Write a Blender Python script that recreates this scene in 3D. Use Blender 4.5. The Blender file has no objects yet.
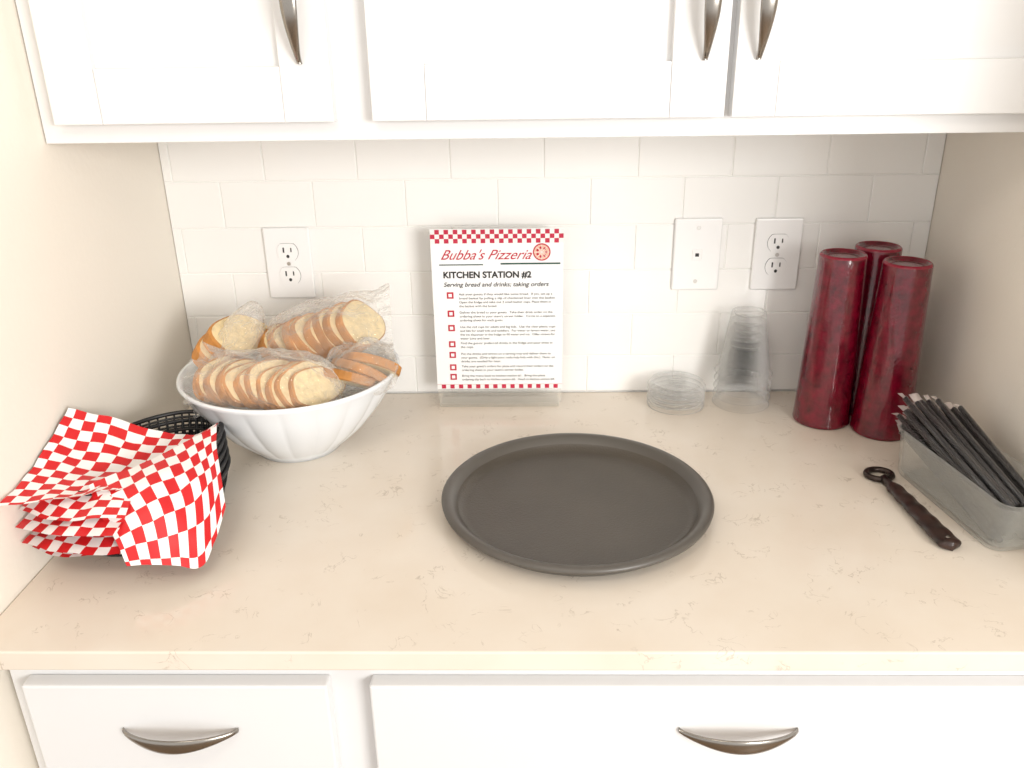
import bpy, math, random
from mathutils import Matrix, Vector, noise
random.seed(7)
pi=math.pi
COL=bpy.context.scene.collection
# ------------------------------------------------------------------ materials
def mat(name,col=(.8,.8,.8),rough=.5,metal=0,spec=.5,coat=0,noise_amt=0,nscale=20,bump=0,bscale=60,trans=0,sheen=0):
    m=bpy.data.materials.new(name);m.use_nodes=True;nt=m.node_tree;b=nt.nodes['Principled BSDF']
    b.inputs['Base Color'].default_value=(*col,1);b.inputs['Roughness'].default_value=rough
    b.inputs['Metallic'].default_value=metal;b.inputs['Specular IOR Level'].default_value=spec
    b.inputs['Coat Weight'].default_value=coat;b.inputs['Transmission Weight'].default_value=trans
    tc=nt.nodes.new('ShaderNodeTexCoord')
    if noise_amt:
        n=nt.nodes.new('ShaderNodeTexNoise');n.inputs['Scale'].default_value=nscale;n.inputs['Detail'].default_value=4
        nt.links.new(tc.outputs['Object'],n.inputs['Vector'])
        r=nt.nodes.new('ShaderNodeValToRGB')
        r.color_ramp.elements[0].position=.3;r.color_ramp.elements[1].position=.7
        r.color_ramp.elements[0].color=(*[c*(1-noise_amt) for c in col],1)
        r.color_ramp.elements[1].color=(*[min(1,c*(1+noise_amt*.5)) for c in col],1)
        nt.links.new(n.outputs['Fac'],r.inputs['Fac']);nt.links.new(r.outputs['Color'],b.inputs['Base Color'])
    if bump:
        n=nt.nodes.new('ShaderNodeTexNoise');n.inputs['Scale'].default_value=bscale;n.inputs['Detail'].default_value=3
        nt.links.new(tc.outputs['Object'],n.inputs['Vector'])
        bp=nt.nodes.new('ShaderNodeBump');bp.inputs['Strength'].default_value=bump;bp.inputs['Distance'].default_value=.002
        nt.links.new(n.outputs['Fac'],bp.inputs['Height']);nt.links.new(bp.outputs['Normal'],b.inputs['Normal'])
    return m
def clear(name,tint=(1,1,1),rough=.08,base=.05,edge=.6,milk=(.9,.92,.93),bump=0,bscale=40):
    """thin clear plastic: see-through head on, brighter and glossier at grazing angle"""
    m=bpy.data.materials.new(name);m.use_nodes=True;nt=m.node_tree;nt.nodes.clear()
    o=nt.nodes.new('ShaderNodeOutputMaterial');mx=nt.nodes.new('ShaderNodeMixShader')
    t=nt.nodes.new('ShaderNodeBsdfTransparent');t.inputs[0].default_value=(*tint,1)
    p=nt.nodes.new('ShaderNodeBsdfPrincipled');p.inputs['Base Color'].default_value=(*milk,1);p.inputs['Roughness'].default_value=rough
    p.inputs['Specular IOR Level'].default_value=1.0
    lw=nt.nodes.new('ShaderNodeLayerWeight');lw.inputs['Blend'].default_value=.35
    ma=nt.nodes.new('ShaderNodeMath');ma.operation='MULTIPLY_ADD';ma.inputs[1].default_value=edge;ma.inputs[2].default_value=base;ma.use_clamp=True
    nt.links.new(lw.outputs['Facing'],ma.inputs[0]);nt.links.new(ma.outputs[0],mx.inputs[0])
    nt.links.new(t.outputs[0],mx.inputs[1]);nt.links.new(p.outputs[0],mx.inputs[2]);nt.links.new(mx.outputs[0],o.inputs[0])
    if bump:
        tc=nt.nodes.new('ShaderNodeTexCoord')
        n=nt.nodes.new('ShaderNodeTexNoise');n.inputs['Scale'].default_value=bscale;n.inputs['Detail'].default_value=3;n.inputs['Distortion'].default_value=1.5
        nt.links.new(tc.outputs['Object'],n.inputs['Vector'])
        bp=nt.nodes.new('ShaderNodeBump');bp.inputs['Strength'].default_value=bump;bp.inputs['Distance'].default_value=.01
        nt.links.new(n.outputs['Fac'],bp.inputs['Height']);nt.links.new(bp.outputs['Normal'],p.inputs['Normal']);nt.links.new(bp.outputs['Normal'],lw.inputs['Normal'])
    return m
def checker(name,red=(.62,.012,.015),white=(.86,.85,.83)):
    m=mat(name,white,.45);nt=m.node_tree;b=nt.nodes['Principled BSDF']
    uv=nt.nodes.new('ShaderNodeUVMap');c=nt.nodes.new('ShaderNodeTexChecker');c.inputs['Scale'].default_value=1
    c.inputs['Color1'].default_value=(*red,1);c.inputs['Color2'].default_value=(*white,1)
    nt.links.new(uv.outputs[0],c.inputs['Vector']);nt.links.new(c.outputs['Color'],b.inputs['Base Color']);return m
def quartz():
    m=mat('quartz',(.78,.70,.58),.11);nt=m.node_tree;b=nt.nodes['Principled BSDF'];tc=nt.nodes.new('ShaderNodeTexCoord')
    n=nt.nodes.new('ShaderNodeTexNoise');n.inputs['Scale'].default_value=7;n.inputs['Detail'].default_value=5
    nt.links.new(tc.outputs['Object'],n.inputs['Vector'])
    r=nt.nodes.new('ShaderNodeValToRGB');r.color_ramp.elements[0].position=.3;r.color_ramp.elements[1].position=.75
    r.color_ramp.elements[0].color=(.745,.655,.55,1);r.color_ramp.elements[1].color=(.80,.73,.64,1)
    nt.links.new(n.outputs['Fac'],r.inputs['Fac'])
    v=nt.nodes.new('ShaderNodeTexNoise');v.inputs['Scale'].default_value=34;v.inputs['Detail'].default_value=8;v.inputs['Distortion'].default_value=1.0
    nt.links.new(tc.outputs['Object'],v.inputs['Vector'])
    vr=nt.nodes.new('ShaderNodeValToRGB');e=vr.color_ramp.elements
    e[0].position=.485;e[0].color=(0,0,0,1);e[1].position=.5;e[1].color=(1,1,1,1);x=e.new(.515);x.color=(0,0,0,1)
    nt.links.new(v.outputs['Fac'],vr.inputs['Fac'])
    g=nt.nodes.new('ShaderNodeTexNoise');g.inputs['Scale'].default_value=24;g.inputs['Detail'].default_value=2
    mp=nt.nodes.new('ShaderNodeMapping');mp.inputs['Location'].default_value=(3,5,1);nt.links.new(tc.outputs['Object'],mp.inputs[0]);nt.links.new(mp.outputs[0],g.inputs['Vector'])
    gr=nt.nodes.new('ShaderNodeValToRGB');gr.color_ramp.elements[0].position=.55;gr.color_ramp.elements[1].position=.62
    nt.links.new(g.outputs['Fac'],gr.inputs['Fac'])
    mu=nt.nodes.new('ShaderNodeMath');mu.operation='MULTIPLY';nt.links.new(vr.outputs[0],mu.inputs[0]);nt.links.new(gr.outputs[0],mu.inputs[1])
    mu2=nt.nodes.new('ShaderNodeMath');mu2.operation='MULTIPLY';mu2.inputs[1].default_value=.6;nt.links.new(mu.outputs[0],mu2.inputs[0])
    mx=nt.nodes.new('ShaderNodeMixRGB');mx.inputs[2].default_value=(.42,.34,.26,1)
    nt.links.new(mu2.outputs[0],mx.inputs[0]);nt.links.new(r.outputs[0],mx.inputs[1]);nt.links.new(mx.outputs[0],b.inputs['Base Color'])
    return m
M={}
M['cab']=mat('cabinet_white_paint',(.775,.775,.775),.35)
M['wall']=mat('wall_paint_cream',(.90,.84,.745),.7,bump=.15,bscale=120)
M['tile']=mat('tile_glazed_white',(.94,.93,.905),.10)
M['grout']=mat('grout_offwhite',(.94,.93,.90),.9)
M['quartz']=quartz()
M['nickel']=mat('brushed_nickel',(.32,.295,.265),.25,metal=1)
M['plate']=mat('outlet_plastic',(.94,.935,.93),.25)
M['dark']=mat('slot_dark',(.03,.03,.03),.6)
M['screw']=mat('screw_metal',(.6,.58,.55),.35,metal=1)
M['bowl']=mat('bowl_melamine',(.83,.86,.89),.15)
M['tray']=mat('tray_rubber_top',(.070,.058,.045),.38,noise_amt=.12,nscale=9,bump=.25,bscale=400)
M['trayrim']=mat('tray_rim',(.095,.085,.073),.36)
M['red']=mat('tumbler_ruby',(.155,.001,.013),.12,coat=.6,noise_amt=.5,nscale=70,bump=.35,bscale=260)
M['redtop']=mat('tumbler_ruby_top',(.26,.01,.03),.15)
M['clear']=clear('clear_plastic',rough=.05,base=.025,edge=.62,milk=(.78,.78,.76))
M['film']=clear('bag_film',rough=.06,base=.09,edge=.62,milk=(.88,.85,.80),bump=.6,bscale=42)
M['deli']=clear('deli_plastic',rough=.10,base=.05,edge=.38,milk=(.82,.83,.78))
M['acrylic']=clear('acrylic',base=.10,edge=.5,milk=(.8,.76,.68))
M['acrylicT']=clear('acrylic_thin',base=.0,edge=.10,milk=(.9,.9,.88))
M['paper']=mat('paper_white',(.90,.90,.90),.5)
M['inkred']=mat('ink_red',(.50,.008,.035),.6)
M['inkblk']=mat('ink_black',(.008,.008,.008),.6)
M['inkgrn']=mat('ink_green',(.02,.07,.05),.6)
M['crust']=mat('bread_crust',(.56,.24,.055),.6,noise_amt=.5,nscale=22,bump=.4,bscale=90)
M['crumb']=mat('bread_crumb',(.85,.68,.39),.8,noise_amt=.18,nscale=90,bump=.8,bscale=180)
M['blk']=mat('basket_black',(.010,.010,.011),.35)
M['straw']=mat('straw_black',(.009,.010,.012),.25)
M['wrap']=clear('straw_wrap',rough=.15,base=.02,edge=.14,milk=(.85,.80,.78))
M['wrapend']=clear('straw_wrap_end',rough=.3,base=.35,edge=.4,milk=(.9,.80,.77))
M['bronze']=mat('opener_metal',(.05,.035,.03),.3,metal=.7)
M['brown']=mat('opener_handle',(.035,.016,.012),.3,noise_amt=.6,nscale=60)
M['check']=checker('checkered_deli_paper')
M['checkS']=checker('sign_check',red=(.52,.01,.05))
M['floor']=mat('floor_wood',(.30,.20,.12),.4,noise_amt=.3,nscale=3)
M['ceil']=mat('ceiling_paint',(.85,.84,.82),.9)
M['pizza']=mat('pizza_cheese',(.80,.50,.38),.6)
M['toe']=mat('toe_kick_dark',(.05,.045,.04),.6)
# ------------------------------------------------------------------ helpers
def mesh(name,v,f,m,smooth=False,mi=None):
    me=bpy.data.meshes.new(name);me.from_pydata([tuple(p) for p in v],[],f);me.validate()
    for x in (m if isinstance(m,(list,tuple)) else [m]): me.materials.append(x)
    if mi:
        for p,i in zip(me.polygons,mi): p.material_index=i
    if smooth: me.polygons.foreach_set('use_smooth',[True]*len(me.polygons))
    me.update();o=bpy.data.objects.new(name,me);COL.objects.link(o);return o
def box(name,x0,x1,y0,y1,z0,z1,m,bev=.0):
    v=[(x,y,z) for x in (x0,x1) for y in (y0,y1) for z in (z0,z1)]
    f=[(0,1,3,2),(4,6,7,5),(0,4,5,1),(2,3,7,6),(0,2,6,4),(1,5,7,3)]
    o=mesh(name,v,f,m)
    if bev:
        b=o.modifiers.new('b','BEVEL');b.width=bev;b.segments=2;b.limit_method='ANGLE'
    return o
def group(name,kids,loc=(0,0,0)):
    e=bpy.data.objects.new(name,None);COL.objects.link(e);e.location=loc;e.empty_display_size=.05
    inv=Matrix.Translation(loc).inverted()
    for k in kids: k.parent=e;k.matrix_parent_inverse=inv
    return e
def lathe(name,prof,m,cx=0,cy=0,seg=64,rf=None,z0=0,mi=None,smooth=True):
    v=[];f=[];fm=[]
    for j,(r,z) in enumerate(prof):
        for i in range(seg):
            a=2*pi*i/seg;rr=r*(rf(a,z) if rf else 1)
            v.append((cx+rr*math.cos(a),cy+rr*math.sin(a),z0+z))
    for j in range(len(prof)-1):
        for i in range(seg):
            k=(i+1)%seg;f.append((j*seg+i,j*seg+k,(j+1)*seg+k,(j+1)*seg+i));fm.append(mi[j] if mi else 0)
    return mesh(name,v,f,m,smooth,fm)
class MB:
    def __init__(s): s.v=[];s.f=[];s.m=[]
    def add(s,v,f,m=0):
        o=len(s.v);s.v+=[tuple(p) for p in v];s.f+=[tuple(i+o for i in q) for q in f];s.m+=[m]*len(f)
    def tube(s,pts,r,seg=6,closed=False,m=0,cap=True):
        pts=[Vector(p) for p in pts];n=len(pts);v=[];f=[]
        for i,p in enumerate(pts):
            t=(pts[(i+1)%n]-pts[i-1]) if closed else (pts[min(i+1,n-1)]-pts[max(i-1,0)])
            t.normalize();up=Vector((0,0,1)) if abs(t.z)<.9 else Vector((1,0,0))
            a=t.cross(up).normalized();b=a.cross(t)
            rr=r(i/(n-1)) if callable(r) else r
            for k in range(seg):
                q=2*pi*k/seg;v.append(p+a*math.cos(q)*rr+b*math.sin(q)*rr)
        for i in range(n if closed else n-1):
            j=(i+1)%n
            for k in range(seg):
                l=(k+1)%seg;f.append((i*seg+k,i*seg+l,j*seg+l,j*seg+k))
        if cap and not closed: f+= [tuple(range(seg))[::-1],tuple((n-1)*seg+k for k in range(seg))]
        s.add(v,f,m)
    def obj(s,name,mats,smooth=True): return mesh(name,s.v,s.f,mats,smooth,s.m)
# ------------------------------------------------------------------ room
XL,XR=-.634,.648
TP,TH,Z0=.1545,.0783,.384
box('wall_back',XL-.1,XR+.1,.004,.1,-.91,1.54,M['grout'])
box('wall_left',XL-.12,XL,-.72,.004,-.91,1.54,M['wall'])
box('wall_right',XR,XR+.12,-.72,.004,-.91,1.54,M['wall'])
box('floor',-2.6,2.6,-4,.1,-.96,-.91,M['floor'])
box('ceiling',-2.6,2.6,-4,.1,1.54,1.6,M['ceil'])
# subway tiles (real bevelled tiles over the grout bed)
mb=MB();g=.0007;bv=.0012
for r in range(-5,3):
    za=Z0+r*TH+g;zb=Z0+(r+1)*TH-g
    za=max(za,.0015);zb=min(zb,.53)
    if zb-za<.01: continue
    off=0 if r%2==0 else TP/2
    for k in range(-6,6):
        xa=max(k*TP+off+g,XL+.001);xb=min((k+1)*TP+off-g,XR-.001)
        if xb-xa<.01: continue
        y1=.0028
        v=[(xa,.004,za),(xb,.004,za),(xb,.004,zb),(xa,.004,zb),(xa,bv*.7,za),(xb,bv*.7,za),(xb,bv*.7,zb),(xa,bv*.7,zb),
           (xa+bv,0,za+bv),(xb-bv,0,za+bv),(xb-bv,0,zb-bv),(xa+bv,0,zb-bv)]
        f=[(0,1,5,4),(1,2,6,5),(2,3,7,6),(3,0,4,7),(4,5,9,8),(5,6,10,9),(6,7,11,10),(7,4,8,11),(8,9,10,11)]
        mb.add(v,f)
mb.obj('wall_backsplash_tiles',[M['tile']],False)
box('wall_back_grout_bed',XL+.001,XR-.001,.0018,.0041,.001,.53,M['grout'])
# countertop
box('countertop',XL+.001,XR-.001,-.70,-.001,-.025,0,M['quartz'],.002)
# ------------------------------------------------------------------ handles
def pull(name,c,L,vert,yf,h=.026,w=.0098):
    """arched lens-shaped pull; yf = surface y"""
    v=[];f=[];n=28;seg=12
    for i in range(n+1):
        t=i/n;s=(t-.5)*L;a=math.sin(pi*t);out=h*(a**.75) if a>0 else 0
        ww=.0030+(w-.0030)*a**1.3;th=.0028
        for k in range(seg):
            q=2*pi*k/seg;cw=ww*math.cos(q);ct=th*math.sin(q)
            if vert: v.append((c[0]+cw,yf-out-th*.6-ct,c[1]+s))
            else: v.append((c[0]+s,yf-out-th*.6-ct,c[1]+cw))
    for i in range(n):
        for k in range(seg):
            l=(k+1)%seg;f.append((i*seg+k,i*seg+l,(i+1)*seg+l,(i+1)*seg+k))
    f+=[tuple(range(seg)),tuple(n*seg+k for k in range(seg))]
    return mesh(name,v,f,M['nickel'],True)
def shaker(name,x0,x1,z0,z1,yb,th,st,rl):
    yf=yb-th;k=[]
    k.append(box(name+'_stile_a',x0,x0+st-.0003,yf,yb,z0,z1,M['cab'],.0010))
    k.append(box(name+'_stile_b',x1-st+.0003,x1,yf,yb,z0,z1,M['cab'],.0010))
    k.append(box(name+'_rail_bottom',x0+st,x1-st,yf+.0004,yb,z0,z0+rl,M['cab'],.0010))
    k.append(box(name+'_rail_top',x0+st,x1-st,yf+.0004,yb,z1-rl,z1,M['cab'],.0010))
    k.append(box(name+'_panel',x0+st-.004,x1-st+.004,yf+.011,yb,z0+rl-.004,z1-rl+.004,M['cab']))
    return k
k=[box('carcass',XL+.002,XR-.002,-.31,-.001,.485,1.25,M['cab']),
   box('face_frame',XL+.002,XR-.002,-.33,-.31,.485,1.25,M['cab'],.001)]
k+=shaker('door_a',-.606,-.262,.509,1.23,-.33,.02,.060,.064)
k+=shaker('door_b',-.215,.210,.509,1.23,-.33,.02,.066,.064)
k+=shaker('door_c',.219,.640,.509,1.23,-.33,.02,.052,.062)
k+=[pull('handle_a',(-.296,.648),.145,True,-.35),pull('handle_b',(.182,.646),.145,True,-.35),pull('handle_c',(.2445,.646),.145,True,-.35)]
group('upper_cabinet',k,(0,-.17,.485))
k=[box('carcass',XL+.002,XR-.002,-.645,-.001,-.81,-.026,M['cab']),
   box('face_frame',-.620,XR-.002,-.665,-.645,-.81,-.026,M['cab'],.001),
   box('toe_kick',XL+.002,XR-.002,-.59,-.05,-.909,-.81,M['toe']),
   box('drawer_a',-.597,-.253,-.685,-.665,-.215,-.060,M['cab'],.0025),
   box('drawer_b',-.206,.622,-.685,-.665,-.215,-.060,M['cab'],.0025),
   pull('drawer_handle_a',(-.426,-.122),.132,False,-.685),pull('drawer_handle_b',(.206,-.120),.133,False,-.685)]
k+=shaker('lower_door_a',-.600,-.253,-.80,-.235,-.665,.02,.06,.06)
k+=shaker('lower_door_b',-.206,.205,-.80,-.235,-.665,.02,.06,.06)
k+=shaker('lower_door_c',.211,.622,-.80,-.235,-.665,.02,.06,.06)
group('base_cabinet',k,(0,-.33,-.91))
# ------------------------------------------------------------------ outlets
def disc(name,cx,cz,rx,rz,y0,y1,m,n=28,cut=None,bev=.0008):
    v=[];
    for y in (y0,y1):
        for i in range(n):
            a=2*pi*i/n;x=rx*math.cos(a);z=rz*math.sin(a)
            if cut: z=max(-cut,min(cut,z))
            v.append((cx+x,y,cz+z))
    f=[tuple(range(n)),tuple(range(n,2*n))[::-1]]+[(i,(i+1)%n,n+(i+1)%n,n+i) for i in range(n)]
    o=mesh(name,v,f,m)
    if bev:
        b=o.modifiers.new('b','BEVEL');b.width=bev;b.segments=2;b.limit_method='ANGLE'
    return o
def plate(cx,cz,w=.080,h=.124):
    o=box('cover_plate',cx-w/2,cx+w/2,-.0068,-.0002,cz-h/2,cz+h/2,M['plate'],.0035);o.modifiers['b'].segments=4;return o
def outlet(cx,cz):
    k=[plate(cx,cz)]
    for i,dz in enumerate((.0205,-.0205)):
        k.append(disc(f'receptacle_gap_{i}',cx,cz+dz,.0185,.0185,-.0070,-.005,M['dark'],cut=.0150,bev=0))
        k.append(disc(f'receptacle_{i}',cx,cz+dz,.0174,.0174,-.0082,-.005,M['plate'],cut=.0140))
        k.append(box(f'slot_a_{i}',cx-.0078,cx-.0053,-.0085,-.0081,cz+dz-.001,cz+dz+.0078,M['dark']))
        k.append(box(f'slot_b_{i}',cx+.0053,cx+.0074,-.0085,-.0081,cz+dz,cz+dz+.0072,M['dark']))
        k.append(disc(f'ground_{i}',cx,cz+dz-.0075,.0027,.0029,-.0085,-.0081,M['dark'],12,bev=0))
    k.append(disc('screw',cx,cz,.003,.003,-.0077,-.006,M['screw'],14,bev=.0004))
    group('electrical_outlet',k,(cx,0,cz))
outlet(-.4375,.2455);outlet(.3945,.2535)
cx,cz=.2595,.2545
k=[plate(cx,cz),box('jack_frame',cx-.0085,cx+.0085,-.0082,-.006,cz-.009,cz+.009,M['plate'],.001),
   box('jack_hole',cx-.0032,cx+.0032,-.0084,-.0070,cz-.0028,cz+.0030,M['dark']),
   disc('screw_a',cx,cz+.046,.0032,.0032,-.0077,-.006,M['screw'],14,bev=.0004),disc('screw_b',cx,cz-.046,.0032,.0032,-.0077,-.006,M['screw'],14,bev=.0004)]
group('phone_jack_plate',k,(cx,0,cz))
# ------------------------------------------------------------------ sign
SX0,SX1,SZ0,SZ1,SY=-.187,.031,.031,.313,-.056
k=[]
k.append(box('sheet',SX0,SX1,SY,SY+.0006,SZ0,SZ1,M['paper']))
def uvquad(name,x0,x1,z0,z1,y,nx,nz,m):
    o=mesh(name,[(x0,y,z0),(x1,y,z0),(x1,y,z1),(x0,y,z1)],[(0,1,2,3)],m)
    u=o.data.uv_layers.new(name='UVMap');
    for l,c in zip(u.data,[(0,0),(nx,0),(nx,nz),(0,nz)]): l.uv=(c[0]+.001,c[1]+.001)
    return o
k.append(uvquad('check_band_top',SX0,SX1,SZ1-.0235,SZ1-.001,SY-.0004,29,3,M['checkS']))
k.append(uvquad('check_band_bottom',SX0,SX1,SZ0+.001,SZ0+.009,SY-.0004,29,1.05,M['checkS']))
def px(u): return SX0+(u-429)/135*(SX1-SX0)
def pz(v): return SZ1-(v-229)/159*(SZ1-SZ0)
def text(name,s,x0,x1,zbase,size,m,shear=0,off=0,y=SY-.0006):
    c=bpy.data.curves.new(name,'FONT');c.body=s;c.size=size;c.shear=shear;c.offset=off;c.materials.append(m)
    o=bpy.data.objects.new(name,c);COL.objects.link(o);o.rotation_euler=(pi/2,0,0);o.location=(x0,y,zbase)
    bpy.context.view_layer.update();w=o.dimensions[0]
    if w>0:
        o.scale=((x1-x0)/w,1,1)
    return o
k.append(text('title',"Bubba's Pizzeria",px(438),px(531),pz(257.5),.0235,M['inkred'],shear=.55,off=0))
k.append(box('rule_left',px(437),px(482),SY-.0008,SY-.0004,pz(263),pz(262),M['inkgrn']))
k.append(box('rule_right',px(500),px(561),SY-.0008,SY-.0004,pz(262.5),pz(261),M['inkgrn']))
k.append(text('heading',"KITCHEN STATION #2",px(440.5),px(531),pz(275),.0150,M['inkblk'],off=.0005))
k.append(text('subheading',"Serving bread and drinks; taking orders",px(440.5),px(549),pz(283.5),.0105,M['inkblk'],shear=.25,off=.0001))
pc=(px(542),pz(251))
k.append(disc('pizza_icon_edge',pc[0],pc[1],.0145,.0145,SY-.0006,SY-.0003,M['inkred'],bev=0))
k.append(disc('pizza_icon',pc[0],pc[1],.0125,.0125,SY-.0008,SY-.0004,M['pizza'],bev=0))
for i in range(7):
    a=i*.9;k.append(disc(f'pepperoni_{i}',pc[0]+.0075*math.cos(a),pc[1]+.0075*math.sin(a),.0022,.0022,SY-.001,SY-.0005,M['inkred'],10,bev=0))
for i in range(4):
    a=i*pi/4;mb=MB();dx,dz=.0125*math.cos(a),.0125*math.sin(a);nx,nz=-math.sin(a)*.0003,math.cos(a)*.0003
    mb.add([(pc[0]-dx-nx,SY-.0011,pc[1]-dz-nz),(pc[0]+dx-nx,SY-.0011,pc[1]+dz-nz),(pc[0]+dx+nx,SY-.0011,pc[1]+dz+nz),(pc[0]-dx+nx,SY-.0011,pc[1]-dz+nz)],[(0,1,2,3)])
    k.append(mb.obj(f'pizza_cut_{i}',[M['paper']]))
items=[(291,["Ask your guests if they would like some bread.  If yes, set up a","bread basket by pulling a slip of checkered liner into the basket.","Open the fridge and take out 2 small butter cups. Place them in","the basket with the bread."]),
(309,["Deliver the bread to your guests.  Take their drink order on the","ordering sheet in your team's server folder.  Circle to a separate","ordering sheet for each guest."]),
(323.5,["Use the red cups for adults and big kids.  Use the clear plastic cups","and lids for small kids and toddlers.  For water or lemon water, use","the ice dispenser in the fridge to fill water and ice.  Offer straws for","water juice and beer."]),
(340,["Find the guests' preferred drinks in the fridge and pour them in","the cups."]),
(351,["Put the drinks and straws on a serving tray and deliver them to","your guests.  (Only a light pour, soda help kids with this.)  Note: on","drinks are needed for later."]),
(364,["Take your guest's orders for pizza and record their orders on the","ordering sheet in your team's server folder."]),
(374,["Bring the menu back to kitchen station #1.  Bring the pizza","ordering slip back to kitchen station #3.  Head to kitchen station #4."])]
for i,(v,ls) in enumerate(items):
    x,z=px(447),pz(v+1);s=.0056
    k.append(box(f'checkbox_{i}',x-s,x+s,SY-.0008,SY-.0004,z-s,z+s,M['inkred'],.0002))
    k.append(box(f'checkbox_in_{i}',x-s*.5,x+s*.5,SY-.0011,SY-.0006,z-s*.5,z+s*.5,M['paper']))
    for j,t in enumerate(ls):
        k.append(text(f'line_{i}_{j}',t,px(456),px(456)+min(1,len(t)/66)*(px(556)-px(456)),pz(v+1+j*3.9),.0054,M['inkblk'],off=0))
k.append(box('acrylic_front',SX0-.001,SX1+.001,SY-.0035,SY-.0015,SZ0-.002,SZ1-.001,M['acrylicT'],.0005))
k.append(box('acrylic_back',SX0+.001,SX1-.001,SY+.0012,SY+.0032,.004,SZ1-.003,M['acrylic'],.0005))
k.append(box('acrylic_foot',SX0+.004,SX1-.006,SY-.010,-.010,.0003,.0045,M['acrylic'],.001))
k.append(box('acrylic_lip',SX0+.004,SX1-.006,SY-.010,SY-.0075,.0045,.020,M['acrylic'],.0008))
group('menu_sign_stand',k,((SX0+SX1)/2,SY,0))
# ------------------------------------------------------------------ tray
prof=[(0,.004),(.150,.004),(.158,.006),(.165,.014),(.171,.0225),(.1765,.025),(.182,.0245),(.185,.0215),(.184,.0175),(.179,.016),(.173,.009),(.165,.002),(.156,.0004),(0,.0004)]
lathe('serving_tray',prof,[M['tray'],M['trayrim']],.0375,-.403,128,mi=[0,0,0,1,1,1,1,1,1,1,1,1,1])
# ------------------------------------------------------------------ bowl
BX,BY=-.396,-.205
out=[(0,.004),(.058,.004),(.060,0),(.066,0),(.069,.006),(.084,.018),(.112,.045),(.137,.077),(.155,.107),(.163,.124),(.1675,.130),(.1665,.134),(.162,.133),(.157,.125),(.150,.108),(.132,.079),(.107,.048),(.078,.022),(.05,.012),(0,.010)]
def flute(a,z): 
    w=max(0,min(1,z/.03))*max(0,min(1,(.128-z)/.03)); return 1+.026*w*(abs(math.cos(a*10))**.8-.6)
lathe('serving_bowl',out,M['bowl'],BX,BY,280,rf=flute)
# ------------------------------------------------------------------ bread
def bread_row(name,p0,p1,n,w,h,tilt,yaw=0,jit=.1,film=(.06,.05),tail=None,th=.0125,ext=.028):
    mb=MB();p0=Vector(p0);p1=Vector(p1);ax=(p1-p0);L=ax.length;yawa=math.atan2(ax.y,ax.x)
    seg=32
    for i in range(n):
        c=p0.lerp(p1,i/(n-1) if n>1 else .5)+Vector((0,random.uniform(-.003,.003),random.uniform(-.004,.004)))
        R=Matrix.Rotation(yawa+yaw+random.uniform(-jit,jit),4,'Z')@Matrix.Rotation(-tilt+random.uniform(-jit,jit),4,'Y')@Matrix.Rotation(random.uniform(-.1,.1),4,'X')
        s=random.uniform(.94,1.06);ph=random.random()*9
        def ring(xo,sc):
            r=[]
            for q in range(seg):
                a=2*pi*q/seg;yy=math.copysign(abs(math.cos(a))**.8,math.cos(a));zz=math.sin(a)
                zz=zz*(1 if zz>0 else .62)
                rr=1+.03*math.sin(3*a+ph)+.02*math.sin(5*a+ph*2)
                r.append(c+R@Vector((xo,yy*w/2*s*sc*rr,zz*h/2*s*sc*rr)))
            return r
        v=ring(-th/2,.93)+ring(-th*.4,1)+ring(th*.4,1)+ring(th/2,.93)
        f=[]
        for j in range(3):
            for q in range(seg):
                l=(q+1)%seg;f.append((j*seg+q,j*seg+l,(j+1)*seg+l,(j+1)*seg+q))
        mb.add(v,f,0);o=len(mb.v)-len(v)
        mb.f.append(tuple(o+q for q in range(seg))[::-1]);mb.f.append(tuple(o+3*seg+q for q in range(seg)));mb.m+=[1,1]
    b=mb.obj('slices',[M['crust'],M['crumb']],False)
    v=[];f=[];nu,nv=90,80;d=ax.normalized();side=Vector((-d.y,d.x,0)).normalized();up=Vector((0,0,1))
    sd=random.random()*50;mid=(p0+p1)/2;half=L/2+ext
    for i in range(nu+1):
        t=-1+2*i/nu;e=(1-min(1,abs(t))**3.5)**.5 if abs(t)<1 else 0
        e=max(e,.06);tl=0
        if tail and t*tail>.5:
            tl=(abs(t)-.5)/.5;e=max(e,.66+.30*tl)
        for j in range(nv):
            a=2*pi*j/nv
            base=mid+d*(t*half)+side*(math.cos(a)*film[0]*e)+up*(math.sin(a)*film[1]*e*(1 if math.sin(a)>0 else .75))
            # folds run along the bag
            q=Vector((base.dot(d)*10+sd,math.cos(a)*1.6,math.sin(a)*1.6+base.dot(d)*4))
            nz=(1-abs(noise.noise(q*1.1))*2.2)*.009+(1-abs(noise.noise(q*2.3+Vector((7,0,0))))*2)*.004-.004+tl*.006*math.sin(a*9+t*4)
            nr=(base-(mid+d*(t*half)));nr=nr.normalized() if nr.length>1e-5 else up
            v.append(base+nr*nz)
    for i in range(nu):
        for j in range(nv):
            l=(j+1)%nv;f.append((i*nv+j,i*nv+l,(i+1)*nv+l,(i+1)*nv+j))
    fl=mesh('plastic_bag',v,f,M['film'],True)
    group(name,[b,fl],tuple(mid))
bread_row('bagged_bread',(-.405,-.170,.150),(-.288,-.150,.172),8,.118,.100,.72,yaw=-.35,film=(.066,.060),tail=1,th=.0145,ext=.045)
bread_row('bagged_bread',(-.475,-.272,.132),(-.335,-.288,.128),10,.105,.078,.72,yaw=-.3,film=(.060,.050),tail=-1,th=.0135,ext=.035)
bread_row('bagged_bread',(-.492,-.190,.152),(-.474,-.188,.166),2,.120,.095,.85,yaw=-.35,film=(.064,.046),th=.026,ext=.048)
bread_row('bagged_bread',(-.300,-.250,.130),(-.268,-.215,.138),3,.100,.075,.9,yaw=.3,film=(.055,.042),th=.015)
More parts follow.
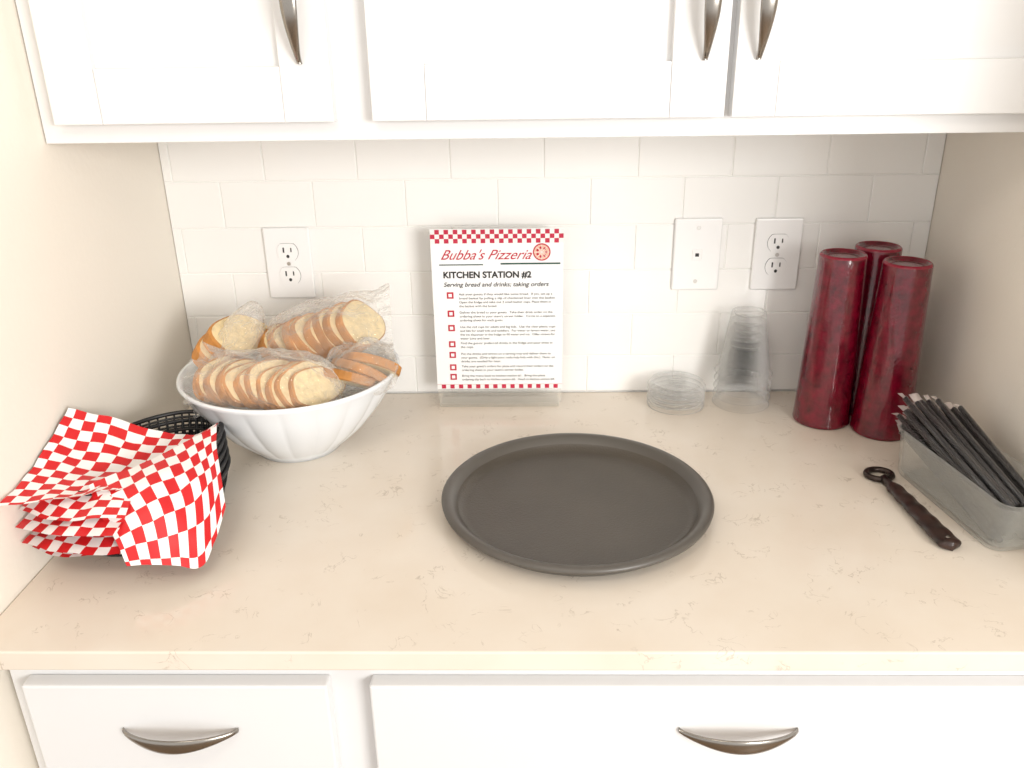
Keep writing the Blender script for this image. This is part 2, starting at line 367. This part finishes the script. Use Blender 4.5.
# ------------------------------------------------------------------ red tumblers
def red_stack(x,y,H,rb=.0455,rt=.0355):
    def R(z): return rb+(rt-rb)*(z/H)**.95
    prof=[(rb-.003,.0),(rb-.0003,.001),(rb+.0004,.003),(rb,.006)]
    for i in range(1,21):
        zz=.006+(H-.010)*i/20;prof.append((R(zz),zz))
    a=len(prof)
    prof+=[(rt-.001,H-.0015),(rt-.003,H),(rt-.005,H-.0008),(rt-.007,H-.005),(rt-.012,H-.006),(0,H-.0055)]
    lathe('stacked_tumblers',prof,[M['red'],M['redtop']],x,y,72,mi=[0]*(a-1)+[1,1,1,0,0,0],z0=.0003)
red_stack(.463,-.122,.284);red_stack(.545,-.164,.281);red_stack(.537,-.070,.283)
# ------------------------------------------------------------------ clear cups
cx,cy=.345,-.052;k=[]
for s in range(5):
    b=.0003+s*.0145;H=.110
    prof=[(.0475,b),(.0490,b+.0015),(.0478,b+.004),(.0445,b+.005),(.0425,b+.018),(.040,b+.035),(.0395,b+.037),(.030,b+H-.010),(.0285,b+H),(.026,b+H),(.024,b+H-.005),(0,b+H-.004)]
    k.append(lathe(f'cup_{s}',prof,M['clear'],cx,cy,56))
group('stacked_clear_cups',k,(cx,cy,0))
cx,cy=.230,-.057;k=[]
for s in range(5):
    b=.0003+s*.0085
    prof=[(.046,b),(.0495,b+.0008),(.0500,b+.004),(.0470,b+.007),(.046,b+.010),(.044,b+.011),(.042,b+.0075),(.030,b+.0078),(.014,b+.0085),(.012,b+.0105),(0,b+.0105)]
    k.append(lathe(f'lid_{s}',prof,M['clear'],cx,cy,56))
group('stacked_plastic_lids',k,(cx,cy,0))
# ------------------------------------------------------------------ opener
P0=Vector((.483,-.323,.005));P1=Vector((.501,-.512,.007))
d=(P1-P0).normalized();s_=Vector((0,0,1)).cross(d).normalized()
mb=MB();n=28
mb.tube([P0+s_*.0180*math.cos(2*pi*i/n)+d*.0155*math.sin(2*pi*i/n) for i in range(n)],.0045,8,True)
mb.tube([P0+d*.014,P0+d*.025,P0+d*.034,P0+d*.046],lambda t:.0075-.0015*math.sin(pi*t),8)
ring=mb.obj('ring_and_neck',[M['bronze']])
v=[];f=[];N=44;seg=16
for i in range(N+1):
    t=i/N;L=.038+t*(.192-.038);w=.0115+.0045*t+.0006*math.sin(t*34)
    if t>.93: w*=math.sqrt(max(0.02,1-((t-.93)/.07)**2))
    if t<.05: w*=.7+.3*t/.05
    hh=.0060+.0007*math.sin(t*34)
    for q in range(seg):
        a=2*pi*q/seg;pp=P0+d*L+s_*w*math.cos(a);v.append((pp.x,pp.y,.0070+hh*math.sin(a)))
for i in range(N):
    for q in range(seg):
        l=(q+1)%seg;f.append((i*seg+q,i*seg+l,(i+1)*seg+l,(i+1)*seg+q))
f+=[tuple(range(seg)),tuple(N*seg+q for q in range(seg))]
hd=mesh('handle',v,f,M['brown'],True)
hole=lathe('hang_hole',[(0,.0137),(.0022,.0137),(.003,.0128)],M['nickel'],*(P0+d*.178).xy,16)
group('bottle_opener',[ring,hd,hole],tuple(P0))
# ------------------------------------------------------------------ straw container
ang=math.radians(9)
A=Vector((.508,-.292,0));lv=Vector((math.sin(ang),-math.cos(ang),0));wv=Vector((math.cos(ang),math.sin(ang),0))
CL,CW=.240,.096
TZ=.006
def rr(cl,cw,rad,z,n=6):
    pts=[];c0=A+lv*CL/2+wv*CW/2
    for sx,sy,a0 in ((1,1,0),(-1,1,pi/2),(-1,-1,pi),(1,-1,1.5*pi)):
        for i in range(n+1):
            a=a0+pi/2*i/n
            p=c0+lv*(sx*(cl/2-rad)+rad*math.cos(a))+wv*(sy*(cw/2-rad)+rad*math.sin(a));pts.append((p.x,p.y,z))
    return pts
rings=[rr(CL-.045,CW-.02,.010,.001),rr(CL-.022,CW-.008,.018,.0012),rr(CL-.016,CW-.006,.018,.006),rr(CL-.002,CW-.002,.02,.058+TZ),rr(CL+.006,CW+.002,.02,.060+TZ),rr(CL+.006,CW+.002,.02,.064+TZ),rr(CL+.002,CW-.002,.02,.0655+TZ),rr(CL-.006,CW-.008,.02,.062+TZ),rr(CL-.020,CW-.012,.018,.008),rr(CL-.03,CW-.02,.016,.003)]
n=len(rings[0]);v=sum(rings,[]);f=[]
for j in range(len(rings)-1):
    for i in range(n):
        l=(i+1)%n;f.append((j*n+i,j*n+l,(j+1)*n+l,(j+1)*n+i))
f+=[tuple(range(n)),tuple((len(rings)-1)*n+i for i in range(n))]
tub=mesh('tub',v,f,M['deli'],True)
mb=MB();ws=MB();we=MB()
for i in range(56):
    lay=i//10;u=(i%10+.5+random.uniform(-.3,.3))/10
    ca=A+wv*(.005+u*(CW-.008));cb=A+wv*(.013+u*(CW-.030))
    st=random.uniform(-.012,.012)
    zb=.056+lay*.0100+random.uniform(-.003,.004);zf=.010+lay*.0092
    a=ca+lv*(.002+st)+Vector((0,0,zb));b=cb+lv*min(CL-.018,st+.212)+wv*random.uniform(-.005,.005)+Vector((0,0,zf))
    mb.tube([a,a.lerp(b,.5),b],.0037,8)
    e=(a-b).normalized()
    ww=wv*random.uniform(.0030,.0055);q0=a+e*.001;q1=a+e*random.uniform(.008,.016)+Vector((random.uniform(-.003,.003),0,random.uniform(-.002,.005)))
    we.add([q0-ww*.7,q0+ww*.7,q1+ww,q1-ww,(q0+q1)/2+Vector((0,0,.002)),],[(0,1,4),(1,2,4),(2,3,4),(3,0,4)])
    ws.tube([a+e*.002,a.lerp(b,.5),b],.0042,8,cap=False)
group('straw_container',[tub,mb.obj('straws',[M['straw']]),ws.obj('straw_wrappers',[M['wrap']]),we.obj('wrapper_ends',[M['wrapend']])],tuple(A))
# ------------------------------------------------------------------ baskets
BC=Vector((-.537,-.418,0));ba=math.radians(-15);HA,HB=.124,.082
def oval(a,sc,z):
    x=HB*sc*math.cos(a);y=HA*sc*math.sin(a)
    return Vector((BC.x+x*math.cos(ba)-y*math.sin(ba),BC.y+x*math.sin(ba)+y*math.cos(ba),z))
kids=[];NB=5;SP=.0135;BH=.044
for b in range(NB):
    mb=MB();zb=.002+b*SP;N=52;sc=1-.004*b
    mb.tube([oval(2*pi*i/N,sc,zb+BH) for i in range(N)],.0032,8,True)
    mb.tube([oval(2*pi*i/N,sc*.985,zb+BH-.007) for i in range(N)],.0018,6,True)
    mb.tube([oval(2*pi*i/N,sc*.93,zb+BH*.45) for i in range(N)],.0015,6,True)
    mb.tube([oval(2*pi*i/N,sc*.86,zb+.001) for i in range(N)],.0022,6,True)
    for i in range(N):
        a=2*pi*i/N;mb.tube([oval(a,sc,zb+BH),oval(a,sc*.965,zb+BH*.7),oval(a,sc*.93,zb+BH*.4),oval(a,sc*.86,zb+.001)],.0014,5)
    for i in range(1,9):
        y=-1+2*i/9;a=math.asin(y);mb.tube([oval(a,sc*.86,zb+.001),oval(pi-a,sc*.86,zb+.001)],.0013,5)
    kids.append(mb.obj(f'basket_{b}',[M['blk']]))
CK=.0165
def sheet(name,ctrl,n=30,rip=.002,seed=0,ck=CK,uo=(0,0),dims=None):
    """smooth surface through a control grid with paper ripples"""
    Rr=len(ctrl);Cc=len(ctrl[0]);P=[[Vector(p) for p in r] for r in ctrl]
    def cr(a,t):
        m=len(a)-1;x=t*m;i=min(int(x),m-1);u=x-i
        p1,p2=a[i],a[i+1];p0=a[i-1] if i>0 else p1*2-p2;p3=a[i+2] if i+2<=m else p2*2-p1
        return .5*((2*p1)+(p2-p0)*u+(2*p0-5*p1+4*p2-p3)*u*u+(3*p1-p0-3*p2+p3)*u**3)
    v=[];f=[]
    for i in range(n+1):
        row=[cr([P[r][c] for r in range(Rr)],i/n) for c in range(Cc)]
        for j in range(n+1):
            p=cr(row,j/n);p=p+Vector((0,0,1))*(noise.noise(p*22+Vector((seed,0,0)))*rip*2+noise.noise(p*60+Vector((0,seed,0)))*rip*.6)
            p.x=max(p.x,XL+.003);v.append(p)
    for i in range(n):
        for j in range(n): f.append((i*(n+1)+j,i*(n+1)+j+1,(i+1)*(n+1)+j+1,(i+1)*(n+1)+j))
    o=mesh(name,v,f,M['check'],True)
    du,dv=dims
    u=o.data.uv_layers.new(name='UVMap')
    for lp in o.data.loops:
        i,j=divmod(lp.vertex_index,n+1);u.data[lp.index].uv=(uo[0]+j/n*du/ck,uo[1]+i/n*dv/ck)
    return o
# fanned lower liners (rest on each rim, corners poking out at the front left)
fan=[(-.010,-.568,-.022),(.004,-.584,-.006),(-.006,-.566,-.004),(.002,-.588,-.012),(-.004,-.574,-.004)]
for i in range(NB):
    z=.048+i*SP;fx,y0,rx=fan[i]
    kids.append(sheet(f'liner_{i}',[
     [(-.590,-.43,z-.015),(-.55,-.43,z-.02),(-.51,-.43,z-.012)],
     [(-.618,-.49,z+.002),(-.56,-.515,z+.001),(-.505,-.52,z+.001)],
     [(-.630,y0+.010,z-.008),(-.572+fx,y0-.008,z-.010),(-.496+rx,y0,z-.014)]],seed=i*7,dims=(.15,.155),uo=(i*.37,i*.5),rip=.0026))
kids.append(sheet('liner_top_back',[
 [(-.626,-.425,.162),(-.592,-.402,.142),(-.530,-.385,.112),(-.486,-.378,.104),(-.446,-.392,.122)],
 [(-.630,-.480,.138),(-.590,-.455,.110),(-.535,-.440,.090),(-.495,-.430,.092),(-.462,-.425,.112)],
 [(-.630,-.535,.125),(-.590,-.520,.109),(-.545,-.505,.102),(-.510,-.490,.100),(-.480,-.470,.106)],
 [(-.628,-.600,.118),(-.590,-.570,.112),(-.550,-.550,.109),(-.524,-.538,.106),(-.500,-.525,.104)]],seed=3,dims=(.215,.20),rip=.0032,uo=(.3,.2)))
kids.append(sheet('liner_top_front',[
 [(-.560,-.530,.108),(-.520,-.490,.112),(-.482,-.440,.116),(-.449,-.392,.124)],
 [(-.538,-.560,.092),(-.495,-.525,.108),(-.458,-.475,.108),(-.440,-.425,.110)],
 [(-.515,-.578,.064),(-.468,-.555,.080),(-.436,-.510,.084),(-.426,-.460,.090)],
 [(-.500,-.592,.036),(-.454,-.585,.030),(-.420,-.568,.022),(-.412,-.495,.056)]],seed=11,dims=(.20,.12),rip=.0030,uo=(.6,.1)))
group('food_baskets_with_liners',kids,tuple(BC))
# ------------------------------------------------------------------ lights
w=bpy.data.worlds.new('world');bpy.context.scene.world=w;w.use_nodes=True
w.node_tree.nodes['Background'].inputs[0].default_value=(1,.985,.965,1);w.node_tree.nodes['Background'].inputs[1].default_value=1.02
def area(name,loc,tgt,sx,sy,p,col):
    l=bpy.data.lights.new(name,'AREA');l.shape='RECTANGLE';l.size=sx;l.size_y=sy;l.energy=p;l.color=col
    o=bpy.data.objects.new(name,l);COL.objects.link(o);o.location=loc
    o.rotation_euler=(Vector(tgt)-Vector(loc)).to_track_quat('-Z','Y').to_euler();return o
area('window_light',(1.5,-2.7,.75),(-.2,0,.1),1.0,.8,52,(1,.985,.96))
area('ceiling_lamp',(-.4,-1.6,1.50),(-.1,-.3,0),.4,.4,6,(1,.92,.80))
sc=bpy.context.scene
sc.view_settings.view_transform='Standard';sc.view_settings.exposure=0.18
# ------------------------------------------------------------------ camera
cam=bpy.data.cameras.new('camera');co=bpy.data.objects.new('camera',cam);COL.objects.link(co);sc.camera=co
cam.sensor_width=36;cam.lens=36*841.3/1024;cam.clip_start=.05
R=Matrix.Rotation(.0219,4,'Z')@Matrix.Rotation(pi/2-.3953,4,'X')@Matrix.Rotation(-.0144,4,'Z')
co.matrix_world=Matrix.Translation((-.0267,-1.4133,.6061))@R
